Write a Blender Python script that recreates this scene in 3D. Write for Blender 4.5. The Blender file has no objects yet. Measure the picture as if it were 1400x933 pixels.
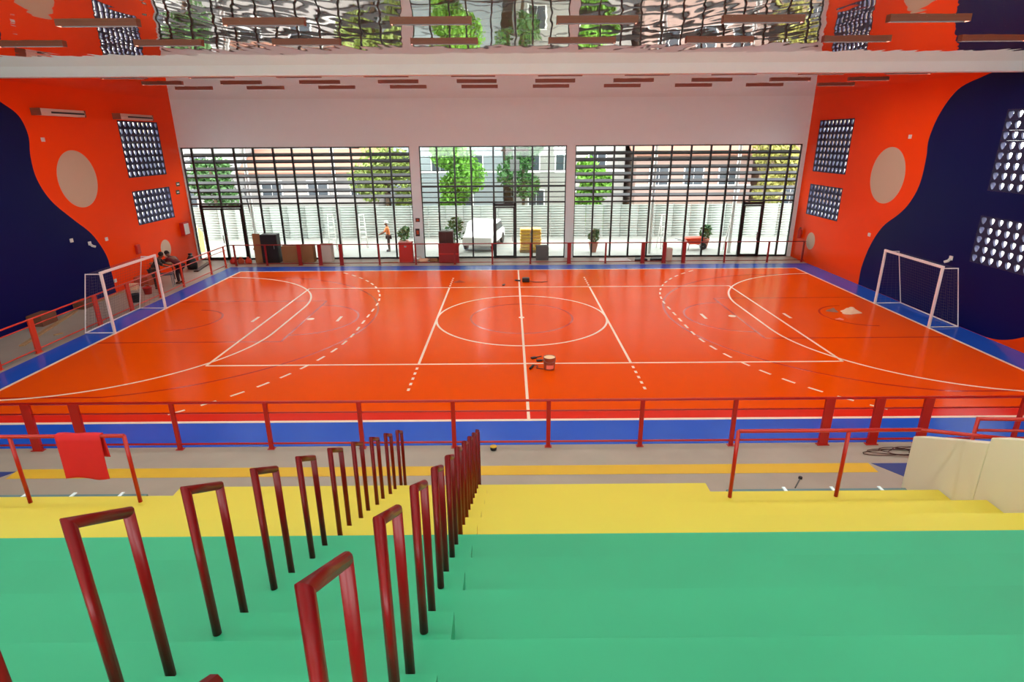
import bpy, bmesh, math, random
from mathutils import Vector, Matrix
random.seed(7)
SC = bpy.context.scene
COL = SC.collection

# ------------------------------------------------------------------ camera
CAM = Vector((-0.40, -19.838, 6.002)); FPX = 795.7
YAW, PITCH, ROLL = 0.0027, 0.3338, -0.0063
def cam_axes():
    cy, sy, cp, sp = math.cos(YAW), math.sin(YAW), math.cos(PITCH), math.sin(PITCH)
    f = Vector((sy*cp, cy*cp, -sp)); r = Vector((cy, -sy, 0)); u = r.cross(f)
    cr, sr = math.cos(ROLL), math.sin(ROLL)
    return cr*r + sr*u, -sr*r + cr*u, f
RX, RU, RF = cam_axes()
def px(x, y, ax, val):
    """the point where the ray through a photo pixel meets the plane axis = val"""
    d = RX*((x-700)/FPX) - RU*((y-466.5)/FPX) + RF
    return CAM + d*((val-CAM[ax])/d[ax])
cd = bpy.data.cameras.new('camera'); cam = bpy.data.objects.new('camera', cd); COL.objects.link(cam)
cd.sensor_width = 36; cd.lens = FPX*36/1400; cd.clip_start = .05; cd.clip_end = 400
m = Matrix.Identity(4)
for i in range(3):
    m[i][0], m[i][1], m[i][2], m[i][3] = RX[i], RU[i], -RF[i], CAM[i]
cam.matrix_world = m
SC.camera = cam

# ------------------------------------------------------------------ sky, exposure
W = bpy.data.worlds.new('sky'); SC.world = W; W.use_nodes = True
bg = W.node_tree.nodes['Background']
bg.inputs[0].default_value = (.95, .99, 1.0, 1); bg.inputs[1].default_value = 9.0
LAMP_POWER = 52.0
vs = SC.view_settings
vs.view_transform = 'Standard'; vs.look = 'None'; vs.gamma = 1; vs.use_curve_mapping = False
vs.exposure = 0.0

# ------------------------------------------------------------------ materials
def lin(r, g, b):
    f = lambda c: (c/255/12.92) if c/255 <= .04045 else ((c/255+.055)/1.055)**2.4
    return (f(r), f(g), f(b), 1)
MATS = {}
def mat(name, rgb, rough=.6, metal=0, spec=.5, var=.06, scale=3.0, bump=0, bscale=40, emit=0, coat=0, detail=4, stretch=None):
    if name in MATS: return MATS[name]
    M = bpy.data.materials.new(name); M.use_nodes = True
    nt = M.node_tree; b = nt.nodes['Principled BSDF']
    c = lin(*rgb)
    b.inputs['Base Color'].default_value = c
    b.inputs['Roughness'].default_value = rough; b.inputs['Metallic'].default_value = metal
    b.inputs['Specular IOR Level'].default_value = spec
    if coat: b.inputs['Coat Weight'].default_value = coat; b.inputs['Coat Roughness'].default_value = .08
    if emit:
        b.inputs['Emission Color'].default_value = c; b.inputs['Emission Strength'].default_value = emit
    tc = nt.nodes.new('ShaderNodeTexCoord'); co = tc.outputs['Object']
    if stretch:
        mp = nt.nodes.new('ShaderNodeMapping'); mp.inputs['Scale'].default_value = stretch
        nt.links.new(co, mp.inputs[0]); co = mp.outputs[0]
    if var:
        n = nt.nodes.new('ShaderNodeTexNoise'); n.inputs['Scale'].default_value = scale; n.inputs['Detail'].default_value = detail
        nt.links.new(co, n.inputs['Vector'])
        mx = nt.nodes.new('ShaderNodeMix'); mx.data_type = 'RGBA'
        mx.inputs[6].default_value = tuple(x*(1-var) for x in c[:3])+(1,)
        mx.inputs[7].default_value = tuple(min(1, x*(1+var)) for x in c[:3])+(1,)
        nt.links.new(n.outputs['Fac'], mx.inputs[0]); nt.links.new(mx.outputs[2], b.inputs['Base Color'])
    if bump:
        n2 = nt.nodes.new('ShaderNodeTexNoise'); n2.inputs['Scale'].default_value = bscale; n2.inputs['Detail'].default_value = 2
        nt.links.new(co, n2.inputs['Vector'])
        bp = nt.nodes.new('ShaderNodeBump'); bp.inputs['Strength'].default_value = bump; bp.inputs['Distance'].default_value = .02
        nt.links.new(n2.outputs['Fac'], bp.inputs['Height']); nt.links.new(bp.outputs[0], b.inputs['Normal'])
    MATS[name] = M
    return M
court = mat('court_orange', (238, 82, 2), .17, spec=.05, var=.05, scale=.5)
court_red = mat('court_red', (226, 44, 24), .2, spec=.1, var=.05, scale=.5)
blue = mat('margin_blue', (34, 86, 194), .22, spec=.2, var=.08, scale=.8)
white_line = mat('line_white', (255, 226, 196), .3, var=.03)
red_line = mat('line_red', (196, 40, 8), .12, var=.03)
concrete = mat('concrete', (170, 156, 140), .45, var=.14, scale=1.3, bump=.05)
yellow = mat('paint_yellow', (226, 200, 66), .5, var=.04, scale=.9)
floor_yellow = mat('stripe_yellow', (226, 178, 44), .5, var=.06, scale=2)
green = mat('paint_green', (48, 168, 120), .5, var=.15, scale=.8, detail=6)
orange_wall = mat('wall_orange', (252, 70, 0), .32, spec=.1, var=.03, scale=.6)
navy = mat('mural_navy', (10, 12, 78), .4, spec=.12, var=.06, scale=.6)
cream = mat('mural_cream', (206, 178, 150), .4, var=.02)
white_paint = mat('white_paint', (238, 250, 252), .6, var=.02)
far_paint = mat('far_wall_paint', (216, 236, 236), .6, var=.02)
rail_red = mat('rail_red', (184, 24, 10), .3, var=.05)
hoop_red = mat('hoop_red', (112, 3, 6), .34, spec=.28, var=.06)
goal_white = mat('goal_white', (238, 226, 224), .35, var=.02)
net_mat = mat('net_cord', (92, 84, 100), .8, var=0)
frame_black = mat('frame_black', (22, 20, 20), .35, var=.05)
slat_grey = mat('louvre_grey', (16, 15, 15), .45, var=.06)
block_navy = mat('block_navy', (26, 28, 70), .6, var=.08, scale=2)
beige = mat('parapet_beige', (232, 222, 194), .6, var=.05, scale=1.2)
cloth_red = mat('cloth_red', (214, 24, 30), .8, var=.08, scale=6)
steel = mat('steel', (150, 150, 152), .35, metal=.9, var=.04)
white_metal = mat('white_metal', (232, 230, 226), .45, var=.03)
lamp_body = mat('lamp_body', (132, 74, 54), .5, var=.05)
fence_white = mat('fence_sheet', (164, 168, 162), .5, var=.05, scale=.7)
pave = mat('paving', (136, 134, 128), .8, var=.10, scale=1.0)
cardboard = mat('cardboard', (150, 104, 66), .85, var=.08)
dark_wood = mat('dark_wood', (70, 34, 26), .6, var=.12, scale=4)
black_mat = mat('black_plastic', (20, 18, 20), .5, var=.05)
box_red = mat('box_red', (196, 36, 22), .45, var=.06)
brick_red = mat('brick_orange', (176, 74, 40), .8, var=.12, scale=6)
grey_stone = mat('grey_stone', (96, 96, 94), .8, var=.1)
plank = mat('plank_wood', (176, 138, 96), .7, var=.15, scale=2, stretch=(1, 8, 8))
skin = mat('skin', (120, 76, 54), .6, var=.03)
hair_m = mat('hair', (18, 14, 12), .7, var=.05)
leaf_a = mat('leaf_bright', (96, 146, 40), .6, var=.25, scale=1.5)
leaf_b = mat('leaf_dark', (56, 96, 40), .6, var=.25, scale=1.5)
bark = mat('bark', (92, 74, 58), .9, var=.15)
terracotta = mat('terracotta', (178, 112, 92), .8, var=.08)
def glass_mat():
    M = bpy.data.materials.new('window_glass'); M.use_nodes = True; nt = M.node_tree
    for n in list(nt.nodes): nt.nodes.remove(n)
    o = nt.nodes.new('ShaderNodeOutputMaterial'); t = nt.nodes.new('ShaderNodeBsdfTransparent'); g = nt.nodes.new('ShaderNodeBsdfGlossy')
    t.inputs[0].default_value = (.90, .93, .91, 1); g.inputs['Roughness'].default_value = .02
    fr = nt.nodes.new('ShaderNodeFresnel'); fr.inputs[0].default_value = 1.45
    mx = nt.nodes.new('ShaderNodeMixShader')
    nt.links.new(fr.outputs[0], mx.inputs[0]); nt.links.new(t.outputs[0], mx.inputs[1]); nt.links.new(g.outputs[0], mx.inputs[2]); nt.links.new(mx.outputs[0], o.inputs[0])
    return M
glass = glass_mat()
def ceiling_mat():
    M = bpy.data.materials.new('gloss_ceiling'); M.use_nodes = True; nt = M.node_tree; b = nt.nodes['Principled BSDF']
    b.inputs['Base Color'].default_value = lin(240, 230, 224); b.inputs['Roughness'].default_value = .02; b.inputs['Metallic'].default_value = .92
    b.inputs['IOR'].default_value = 2.0
    tc = nt.nodes.new('ShaderNodeTexCoord')
    hs = []
    for sc_, st in (((.9, .35, 1), 1.0), ((2.4, .9, 1), .35)):
        mp = nt.nodes.new('ShaderNodeMapping'); mp.inputs['Scale'].default_value = sc_
        n = nt.nodes.new('ShaderNodeTexNoise'); n.inputs['Scale'].default_value = 1.0; n.inputs['Detail'].default_value = 1.0
        nt.links.new(tc.outputs['Object'], mp.inputs[0]); nt.links.new(mp.outputs[0], n.inputs['Vector'])
        mu = nt.nodes.new('ShaderNodeMath'); mu.operation = 'MULTIPLY'; mu.inputs[1].default_value = st
        nt.links.new(n.outputs['Fac'], mu.inputs[0]); hs.append(mu)
    ad = nt.nodes.new('ShaderNodeMath'); ad.operation = 'ADD'
    nt.links.new(hs[0].outputs[0], ad.inputs[0]); nt.links.new(hs[1].outputs[0], ad.inputs[1])
    bp = nt.nodes.new('ShaderNodeBump'); bp.inputs['Strength'].default_value = 1; bp.inputs['Distance'].default_value = .013
    nt.links.new(ad.outputs[0], bp.inputs['Height']); nt.links.new(bp.outputs[0], b.inputs['Normal'])
    return M
gloss_ceiling = ceiling_mat()
def lamp_glow():
    M = bpy.data.materials.new('lamp_diffuser'); M.use_nodes = True; b = M.node_tree.nodes['Principled BSDF']
    b.inputs['Base Color'].default_value = (.8, .78, .74, 1)
    b.inputs['Emission Color'].default_value = (.86, .98, 1.0, 1); b.inputs['Emission Strength'].default_value = LAMP_POWER
    return M
lamp_diff = lamp_glow()

# ------------------------------------------------------------------ mesh helpers
class MB:
    def __init__(s): s.v = []; s.f = []; s.smooth = False
    def box(s, x0, x1, y0, y1, z0, z1):
        n = len(s.v)
        s.v += [(x, y, z) for z in (z0, z1) for y in (y0, y1) for x in (x0, x1)]
        for q in ((0, 2, 3, 1), (4, 5, 7, 6), (0, 1, 5, 4), (2, 6, 7, 3), (0, 4, 6, 2), (1, 3, 7, 5)):
            s.f.append(tuple(n+i for i in q))
        return s
    def prism(s, poly, fn, a, b):
        """poly: 2-D outline; fn(u, v, w) -> point; extruded from w=a to w=b"""
        n = len(s.v); k = len(poly)
        s.v += [fn(u, v, a) for u, v in poly] + [fn(u, v, b) for u, v in poly]
        s.f.append(tuple(range(n+k-1, n-1, -1))); s.f.append(tuple(range(n+k, n+2*k)))
        for i in range(k):
            j = (i+1) % k
            s.f.append((n+i, n+j, n+k+j, n+k+i))
        return s
    def ring(s, outer, inner, fn, a, b):
        """outline with a hole (same point count), extruded"""
        n = len(s.v); k = len(outer)
        for w in (a, b):
            s.v += [fn(u, v, w) for u, v in outer] + [fn(u, v, w) for u, v in inner]
        for i in range(k):
            j = (i+1) % k
            o0, o1, i0, i1 = n+i, n+j, n+k+i, n+k+j
            s.f += [(o0, i0, i1, o1), (o0+2*k, o1+2*k, i1+2*k, i0+2*k), (o0, o1, o1+2*k, o0+2*k), (i0, i0+2*k, i1+2*k, i1)]
        return s
    def tube(s, path, r, n=8, close=False, flat=None, phase=None):
        """round (or square, n=4) tube along a polyline with mitred joints; flat = (rx, ry)"""
        P = [Vector(p) for p in path]; L = len(P)
        ds = []
        for i in range(L):
            a = (P[i]-P[i-1]).normalized() if (i > 0 or close) else None
            b = (P[(i+1) % L]-P[i]).normalized() if (i < L-1 or close) else None
            ds.append((a or b, b or a))
        d0 = ds[0][1]
        up = Vector((0, 0, 1)) if abs(d0.z) < .9 else Vector((0, 1, 0))
        side = d0.cross(up).normalized(); up = side.cross(d0).normalized()
        base = len(s.v); ph = math.pi/n if phase is None else phase
        rx, ry = flat or (r, r)
        prev = d0
        for i in range(L):
            a, b = ds[i]
            if i > 0:
                q = prev.rotation_difference(a); side = q @ side; up = q @ up; prev = a
            t = (a+b).normalized() if (a+b).length > 1e-6 else a
            for k in range(n):
                w = ph+2*math.pi*k/n
                o = side*(math.cos(w)*rx) + up*(math.sin(w)*ry)
                o = o - a*(o.dot(t)/max(.2, a.dot(t)))
                s.v.append(tuple(P[i]+o))
            if (a-b).length > 1e-6 and i < L-1:
                q = a.rotation_difference(b); side = q @ side; up = q @ up; prev = b
        segs = L if close else L-1
        for i in range(segs):
            for k in range(n):
                k2 = (k+1) % n; j = (i+1) % L
                s.f.append((base+i*n+k, base+i*n+k2, base+j*n+k2, base+j*n+k))
        if not close:
            s.f.append(tuple(base+k for k in range(n-1, -1, -1))); s.f.append(tuple(base+(L-1)*n+k for k in range(n)))
        return s
    def lathe(s, prof, n=16, cx=0, cy=0):
        base = len(s.v); k = len(prof)
        for i in range(n):
            a = 2*math.pi*i/n
            for r, z in prof: s.v.append((cx+r*math.cos(a), cy+r*math.sin(a), z))
        for i in range(n):
            j = (i+1) % n
            for q in range(k-1): s.f.append((base+i*k+q, base+j*k+q, base+j*k+q+1, base+i*k+q+1))
        if prof[0][0] > 1e-4: s.f.append(tuple(base+i*k for i in range(n-1, -1, -1)))
        if prof[-1][0] > 1e-4: s.f.append(tuple(base+i*k+k-1 for i in range(n)))
        return s
    def mesh(s, name, M, smooth=False):
        me = bpy.data.meshes.new(name); me.from_pydata(s.v, [], s.f)
        bm = bmesh.new(); bm.from_mesh(me); bmesh.ops.recalc_face_normals(bm, faces=bm.faces); bm.to_mesh(me); bm.free()
        me.materials.append(M)
        if smooth:
            for p in me.polygons: p.use_smooth = True
        return me
    def build(s, name, M, parent=None, smooth=False, loc=None):
        return link(name, s.mesh(name, M, smooth), parent, loc)
def link(name, me, parent=None, loc=None, rz=0):
    o = bpy.data.objects.new(name, me); COL.objects.link(o)
    if parent: o.parent = parent
    if loc: o.location = loc
    if rz: o.rotation_euler.z = rz
    return o
def bevel(o, w=.01, seg=2):
    b = o.modifiers.new('bevel', 'BEVEL'); b.width = w; b.segments = seg; b.limit_method = 'ANGLE'; return o
def thing(name, label, cat, loc=(0, 0, 0), rz=0, group=None):
    o = bpy.data.objects.new(name, None); COL.objects.link(o); o.location = loc; o.rotation_euler.z = rz; o.empty_display_size = .1
    return tag(o, label, cat, group)
def tag(o, label, cat, group=None):
    o['label'] = label; o['category'] = cat
    if group: o['group'] = group
    return o
def struct(o, label=None):
    o['kind'] = 'structure'
    if label: o['label'] = label
    return o
def copy_tree(o, parent=None):
    c = o.copy(); COL.objects.link(c); c.parent = parent
    for ch in list(o.children): copy_tree(ch, c)
    return c
def cut(o, boxes):
    """cut box-shaped openings out of a mesh object"""
    cb = MB()
    for b in boxes: cb.box(*b)
    c = cb.build('cutter', white_paint); md = o.modifiers.new('b', 'BOOLEAN'); md.object = c; md.operation = 'DIFFERENCE'; md.solver = 'EXACT'
    dg = bpy.context.evaluated_depsgraph_get(); me = bpy.data.meshes.new_from_object(o.evaluated_get(dg))
    o.modifiers.clear(); o.data = me; bpy.data.objects.remove(c)
    return o
BX = lambda *a: MB().box(*a)
ORD = ['first', 'second', 'third', 'fourth', 'fifth', 'sixth', 'seventh', 'eighth', 'ninth', 'tenth', 'eleventh', 'twelfth', 'thirteenth', 'fourteenth', 'fifteenth', 'sixteenth', 'seventeenth', 'eighteenth']

# ------------------------------------------------------------------ room shell
XL, XR, YF, YB, H = -17.0, 14.6, 11.0, -25.0, 7.93
floor = struct(BX(XL-.2, XR+.2, YB-.2, YF+.25, -.3, 0).build('floor', concrete), 'grey concrete floor slab around the painted court')
ceil = struct(BX(XL-.2, XR+.2, YB-.2, YF+.25, H, H+.2).build('ceiling', gloss_ceiling), 'glossy mirror-like ceiling lining with rippled reflections')
struct(BX(XL, XR, -2.55, -2.25, H-.26, H).build('trim_1', white_paint), 'white beam spanning the hall under the glossy ceiling')
GW, GH1, GH2 = 2.97, 2.36, 1.475
GRID_L = [(6.57, 4.50, 8), (6.57, 2.45, 5)]
GRID_R = [(7.08, 4.42, 8), (7.08, 2.35, 5), (-4.07, 4.40, 8), (-4.07, 2.15, 5)]
def holes(gr, x0, x1): return [(x0, x1, y, y+GW, z, z+n*.295) for y, z, n in gr]
wl = struct(BX(XL-.2, XL, YB-.2, YF+.25, 0, H).build('wall_left', orange_wall), 'orange side wall with navy wave and cream circle mural beside the concrete walkway')
cut(wl, holes(GRID_L, XL-.5, XL+.5))
wr = struct(BX(XR, XR+.2, YB-.2, YF+.25, 0, H).build('wall_right', orange_wall), 'orange side wall with large navy wave mural touching the blue margin')
cut(wr, holes(GRID_R, XR-.5, XR+.5))
def smooth_poly(pts, n=6):
    out = []
    for i in range(len(pts)-1):
        p0 = pts[max(0, i-1)]; p1 = pts[i]; p2 = pts[i+1]; p3 = pts[min(len(pts)-1, i+2)]
        for k in range(n):
            t = k/n
            out.append(tuple(.5*((2*p1[a])+(-p0[a]+p2[a])*t+(2*p0[a]-5*p1[a]+4*p2[a]-p3[a])*t*t+(-p0[a]+3*p1[a]-3*p2[a]+p3[a])*t**3) for a in (0, 1)))
    return out+[pts[-1]]
onL = lambda u, v, w: (XL+w, u, v)
onR = lambda u, v, w: (XR-w, u, v)
nl = smooth_poly([(-.9, 7.92), (.1, 7.65), (.75, 7.26), (1.35, 6.86), (1.55, 6.23), (1.40, 5.52), (1.42, 4.78), (1.82, 3.99), (2.67, 3.22), (3.46, 2.55), (3.96, 1.73), (4.08, 1.1), (4.08, .01)]) + [(-14, .01), (-14, 7.92)]
MB().prism(nl, onL, 0, .004).build('mural_wave', navy, wl)
nr = smooth_poly([(-.4, 7.92), (.19, 7.80), (1.19, 7.49), (1.82, 6.77), (2.10, 5.93), (2.03, 5.31), (2.06, 4.41), (2.36, 3.73), (2.84, 3.22), (3.70, 2.60), (4.27, 1.76), (4.58, .77), (4.58, .01)]) + \
     smooth_poly([(-2.5, .01), (-3.1, .12), (-3.8, .45), (-4.8, 1.2), (-5.6, 2.6), (-6.0, 4.4), (-6.6, 6.2), (-7.6, 7.92)])
mr = MB().prism(nr, onR, 0, .004).build('mural_wave', navy, wr)
cut(mr, holes(GRID_R[2:], XR-.5, XR+.5))
def disc(cy, cz, ry, rz, fn, parent):
    MB().prism([(cy+ry*math.cos(a*math.pi/24), cz+rz*math.sin(a*math.pi/24)) for a in range(48)], fn, 0, .004).build('mural_circle', cream, parent)
disc(3.45, 4.65, 1.06, 1.06, onL, wl); disc(4.08, 4.55, 1.08, 1.08, onR, wr)
disc(8.25, 1.12, .42, .42, onL, wl); disc(9.15, 1.12, .42, .42, onR, wr)

# hollow blocks, one part each
outer = []; inner = []
HS = .93
hole = [(-.100, .092), (-.045, .110), (.045, .110), (.100, .092), (.106, .03), (.078, -.04), (.022, -.112), (-.022, -.112), (-.078, -.04), (-.106, .03)]
hole = [(u*HS, v*HS) for u, v in hole]
outer = [(-.164, .1465), (-.05, .1465), (.05, .1465), (.164, .1465), (.164, .03), (.164, -.1465), (.03, -.1465), (-.03, -.1465), (-.164, -.1465), (-.164, .03)]
blockL = MB().ring(outer, hole, lambda u, v, w: (w, u, v), -.035, .035).mesh('hollow_block', block_navy)
win_no = [3]
def grid(wall, gr, x, side):
    for y0, z0, n in gr:
        win_no[0] += 1
        g = thing('window_%d' % win_no[0], '', '', (x, y0, z0)); del g['category']
        struct(g, '%s opening of navy hollow blocks, %s wall, %s' % ('upper taller' if n == 8 else 'lower shorter', side, 'within the navy wave' if y0 < 0 else 'on orange near the glazing'))
        sg = -1 if x < 0 else 1; hz = n*.295
        for (ya, yb, za, zb) in ((0, GW, 0, .012), (0, GW, hz-.012, hz), (0, .012, 0, hz), (GW-.012, GW, 0, hz)):
            BX(*sorted((sg*.037, sg*.165)), ya, yb, za, zb).build('reveal', block_navy, g)
        for r in range(n):
            for c in range(9):
                link('hollow_block', blockL, g, (0, .165+.33*c, .1475+.295*r))
grid(wl, GRID_L, XL-.034, 'walkway side'); grid(wr, GRID_R, XR+.034, 'goal side')

# far wall with three glazed bays
BAYS = [[-16.94, -16.43, -15.37, -14.31, -13.33, -12.33, -11.38, -10.37, -9.39, -8.41, -7.42, -6.43, -5.43],
        [-4.95, -4.07, -3.19, -2.35, -1.21, -.10, .78, 1.62, 2.51],
        [2.95, 3.94, 4.93, 5.89, 6.88, 7.84, 8.83, 9.83, 10.78, 11.78, 12.81, 13.84, 14.40]]
ZT, ZM = 5.70, 2.92
wf = MB().box(XL, XR, YF, YF+.25, ZT, H)
for a, b in ((XL, -16.94), (-5.43, -4.95), (2.51, 2.95), (14.40, XR)): wf.box(a, b, YF, YF+.25, 0, ZT)
wf = struct(wf.build('wall_far', far_paint), 'pale far wall above three glazed bays')
THICK = {0: (1, 3), 1: (3, 4, 5), 2: (9, 10)}
for bi, xs in enumerate(BAYS):
    w = thing('window_%d' % (bi+1), '', '', ((xs[0]+xs[-1])/2, YF+.12, 0)); del w['category']
    struct(w, ['glazed bay of louvres over clear panes beside the orange walkway wall', 'narrower glazed middle bay with a door and thin glazing bars', 'glazed bay of louvres over clear panes beside the navy wave wall'][bi])
    ox, oy = w.location.x, w.location.y
    def part(mb, name, M): 
        o = mb.build(name, M, w); o.location = (-ox, -oy, 0); return o
    yc = YF+.12
    for i, x in enumerate(xs):
        t = .042 if i not in (0, len(xs)-1) else .045
        part(BX(x-t, x+t, yc-.05, yc+.05, 0, ZT), 'mullion', frame_black)
    for z, t in ((ZT-.03, .03), (ZM, .04), (.04, .04)):
        part(BX(xs[0], xs[-1], yc-.045, yc+.045, z-t, z+t), 'transom', frame_black)
    if bi != 1:
        for z in (5.34, 5.02, 4.66, 4.31, 3.96, 3.58, 3.25):
            part(MB().prism([(-.1, -.105), (.1, .01), (.1, .07), (-.1, -.045)], lambda u, v, q, z=z: (q, yc+.13+u, z+v), xs[0], xs[-1]), 'louvre_slat', slat_grey)
    else:
        for pyx, t in ((206, .012), (215, .014), (224, .012), (233, .012), (243, .014), (250, .02), (255, .05), (263, .03), (270, .02)):
            z = px(670, pyx, 1, YF)[2]
            part(BX(xs[0], xs[-1], yc-.02, yc+.02, z-t, z+t), 'glazing_bar', frame_black)
    for i in range(len(xs)-1):
        part(BX(xs[i]+.03, xs[i+1]-.03, yc-.004, yc+.004, .08, ZM-.04), 'pane', glass)
        if bi == 1: part(BX(xs[i]+.03, xs[i+1]-.03, yc+.024, yc+.03, ZM+.04, ZT-.06), 'pane', glass)
def door(n, x0, x1, leaves, label):
    d = thing('door_%d' % n, '', '', ((x0+x1)/2, YF+.0, 0)); del d['category']; struct(d, label)
    ox, oy = d.location.x, d.location.y
    fr = MB().box(x0-.06, x0+.06, YF+.02, YF+.06, 0, ZM).box(x1-.06, x1+.06, YF+.02, YF+.06, 0, ZM).box(x0, x1, YF+.02, YF+.06, 2.72, 2.86)
    o = fr.build('door_frame', frame_black, d); o.location = (-ox, -oy, 0)
    wd = (x1-x0-.12)/leaves
    for k in range(leaves):
        a = x0+.06+k*wd; b = a+wd
        lf = MB().box(a, a+.05, YF+.0, YF+.05, .02, 2.70).box(b-.05, b, YF+.0, YF+.05, .02, 2.70).box(a, b, YF, YF+.05, 2.62, 2.70).box(a, b, YF, YF+.05, .02, .14)
        o = lf.build('door_leaf', frame_black, d); o.location = (-ox, -oy, 0)
        hx = b-.1 if k == 0 else a+.1
        h = BX(hx-.015, hx+.015, YF-.05, YF-.01, .9, 1.3).build('handle', steel, o)
door(1, -16.43, -14.31, 2, 'black framed double glass door beside the orange walkway wall')
door(2, -1.21, -.10, 1, 'black framed glass door in the middle bay')
door(3, 11.78, 12.81, 1, 'black framed glass door beside the wall with the cylinder extinguisher')

# gallery behind the camera: open bays between piers
wb = MB().box(XL, XR, YB-.2, YB, 0, 4.3).box(XL, XR, YB-.2, YB, 7.6, H)
for x in (XL, -11.8, -6.5, -1.2, 4.1, 9.4, XR-.4): wb.box(x, x+.4, YB-.2, YB, 4.3, 7.6)
struct(wb.build('wall_back', white_paint), 'white rear gallery wall with open bays between piers')
struct(BX(-90, 90, -90, 110, -.5, -.02).build('ground', pave), 'pale paved ground outside the hall')

# ------------------------------------------------------------------ court paint (parts of the floor)
def flat(name, x0, x1, y0, y1, z, M, parent=floor): return BX(x0, x1, y0, y1, 0, z).build(name, M, parent)
L2, W2 = 13.48, 8.0
flat('margin_paint', -14.45, XR, -9.12, 9.12, .002, blue)
flat('court_paint', -L2, L2, -W2, W2, .004, court)
flat('court_edge_band', -L2, L2, -W2, -W2+.42, .005, court_red)  # redder band just inside the near sideline
t = .035
def line(x0, x1, y0, y1, M=white_line, z=.008): return flat('court_line', x0, x1, y0, y1, z, M)
def arc(cx, cy, r, a0, a1, M=white_line, z=.008, n=48, t=t, name='court_arc'):
    k = max(2, int(n)); n0 = MB(); pts = []
    for i in range(k+1):
        a = math.radians(a0+(a1-a0)*i/k); c, s = math.cos(a), math.sin(a)
        for rr in (r-t, r+t):
            for zz in (0, z): n0.v.append((cx+rr*c, cy+rr*s, zz))
    for i in range(k):
        b = 4*i
        n0.f += [(b+1, b+3, b+7, b+5), (b, b+4, b+6, b+2), (b, b+1, b+5, b+4), (b+2, b+6, b+7, b+3)]
    n0.f += [(0, 2, 3, 1), (4*k, 4*k+1, 4*k+3, 4*k+2)]
    return n0.build(name, M, floor)
for s in (-1, 1):
    line(-L2, L2, s*W2-.045, s*W2+.045, z=.009); line(s*L2-.045, s*L2+.045, -W2, W2, z=.009)
    line(-9, 9, s*4.5-t, s*4.5+t); line(s*9-t, s*9+t, -4.5, 4.5); line(s*3-t, s*3+t, -4.5, 4.5)
    for e in (-1, 1):
        for k in range(5): line(s*3-t, s*3+t, *sorted((e*(4.75+.36*k), e*(4.75+.36*k+.15))))
    gx = s*L2; a = 180 if s > 0 else 0
    # six-metre style goal area, dashed free-throw line
    line(min(gx-s*5.25-t, gx-s*5.25+t), max(gx-s*5.25-t, gx-s*5.25+t), -1.5, 1.5, z=.0085)
    if s < 0: arc(gx, 1.5, 5.25, 0, 90, z=.0085); arc(gx, -1.5, 5.25, -90, 0, z=.0085)
    else: arc(gx, 1.5, 5.25, 90, 180, z=.0085); arc(gx, -1.5, 5.25, 180, 270, z=.0085)
    R9 = 7.95
    for k in range(4): y0 = -1.35+.75*k; line(gx-s*R9-t, gx-s*R9+t, y0, y0+.38, z=.0085)
    for e in (-1, 1):
        for k in range(16):
            a0 = k*5.1+1.5; a1 = a0+2.6
            if 1.5+R9*math.sin(math.radians(a1)) > W2-.1: break
            f = lambda q: (q if e > 0 else -q) if s < 0 else (180-q if e > 0 else 180+q)
            q0, q1 = sorted((f(a0), f(a1))); arc(gx, e*1.5, R9, q0, q1, z=.0085, n=4, name='dash')
    for x, w in ((9.46, .3), (6.48, .3)): line(s*x-.05, s*x+.05, -w, w)
    MB().prism([(s*7.5+.13*math.cos(i*math.pi/8), .13*math.sin(i*math.pi/8)) for i in range(16)], lambda u, v, w: (u, v, w), 0, .008).build('penalty_spot', white_line, floor)
    # basketball lines in red
    rl = dict(M=red_line, z=.0065)
    bx_ = s*12.0
    q = math.degrees(math.acos(6.6/6.75)) if False else math.degrees(math.asin(6.6/6.75))
    if s > 0: arc(bx_, 0, 6.75, 180-q, 180+q, **rl)
    else: arc(bx_, 0, 6.75, -q, q, **rl)
    ex = s*(12-6.75*math.cos(math.radians(q)))
    for e in (-1, 1):
        line(*sorted((ex, s*L2)), e*6.6-t, e*6.6+t, **rl); line(*sorted((s*7.65, s*L2)), e*2.45-t, e*2.45+t, **rl)
    line(s*7.65-t, s*7.65+t, -2.45, 2.45, **rl)
    arc(s*7.65, 0, 1.8, 90 if s > 0 else -90, 270 if s > 0 else 90, **rl)
    arc(bx_, 0, 1.25, 90 if s > 0 else -90, 270 if s > 0 else 90, **rl)
line(-t, t, -W2, W2, z=.0095)
arc(0, 0, 3.0, 0, 360, z=.0082, n=96); arc(0, 0, 1.8, 0, 360, M=red_line, z=.0065, n=64)
MB().prism([(.1*math.cos(i*math.pi/8), .1*math.sin(i*math.pi/8)) for i in range(16)], lambda u, v, w: (u, v, w), 0, .0105).build('penalty_spot', white_line, floor)
flat('floor_stripe', -9.95, 6.55, -10.27, -9.94, .003, floor_yellow)
blue2 = mat('floor_patch_blue', (52, 66, 128), .5, var=.08)
MB().prism([(6.6, -9.95), (9.6, -9.95), (9.6, -10.45), (6.95, -10.45)], lambda u, v, w: (u, v, w), 0, .003).build('floor_patch', blue2, floor)
MB().prism([(-9.95, -10.02), (-10.3, -10.5), (-12.6, -10.5), (-12.6, -10.02)], lambda u, v, w: (u, v, w), 0, .003).build('floor_patch', blue2, floor)

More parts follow.
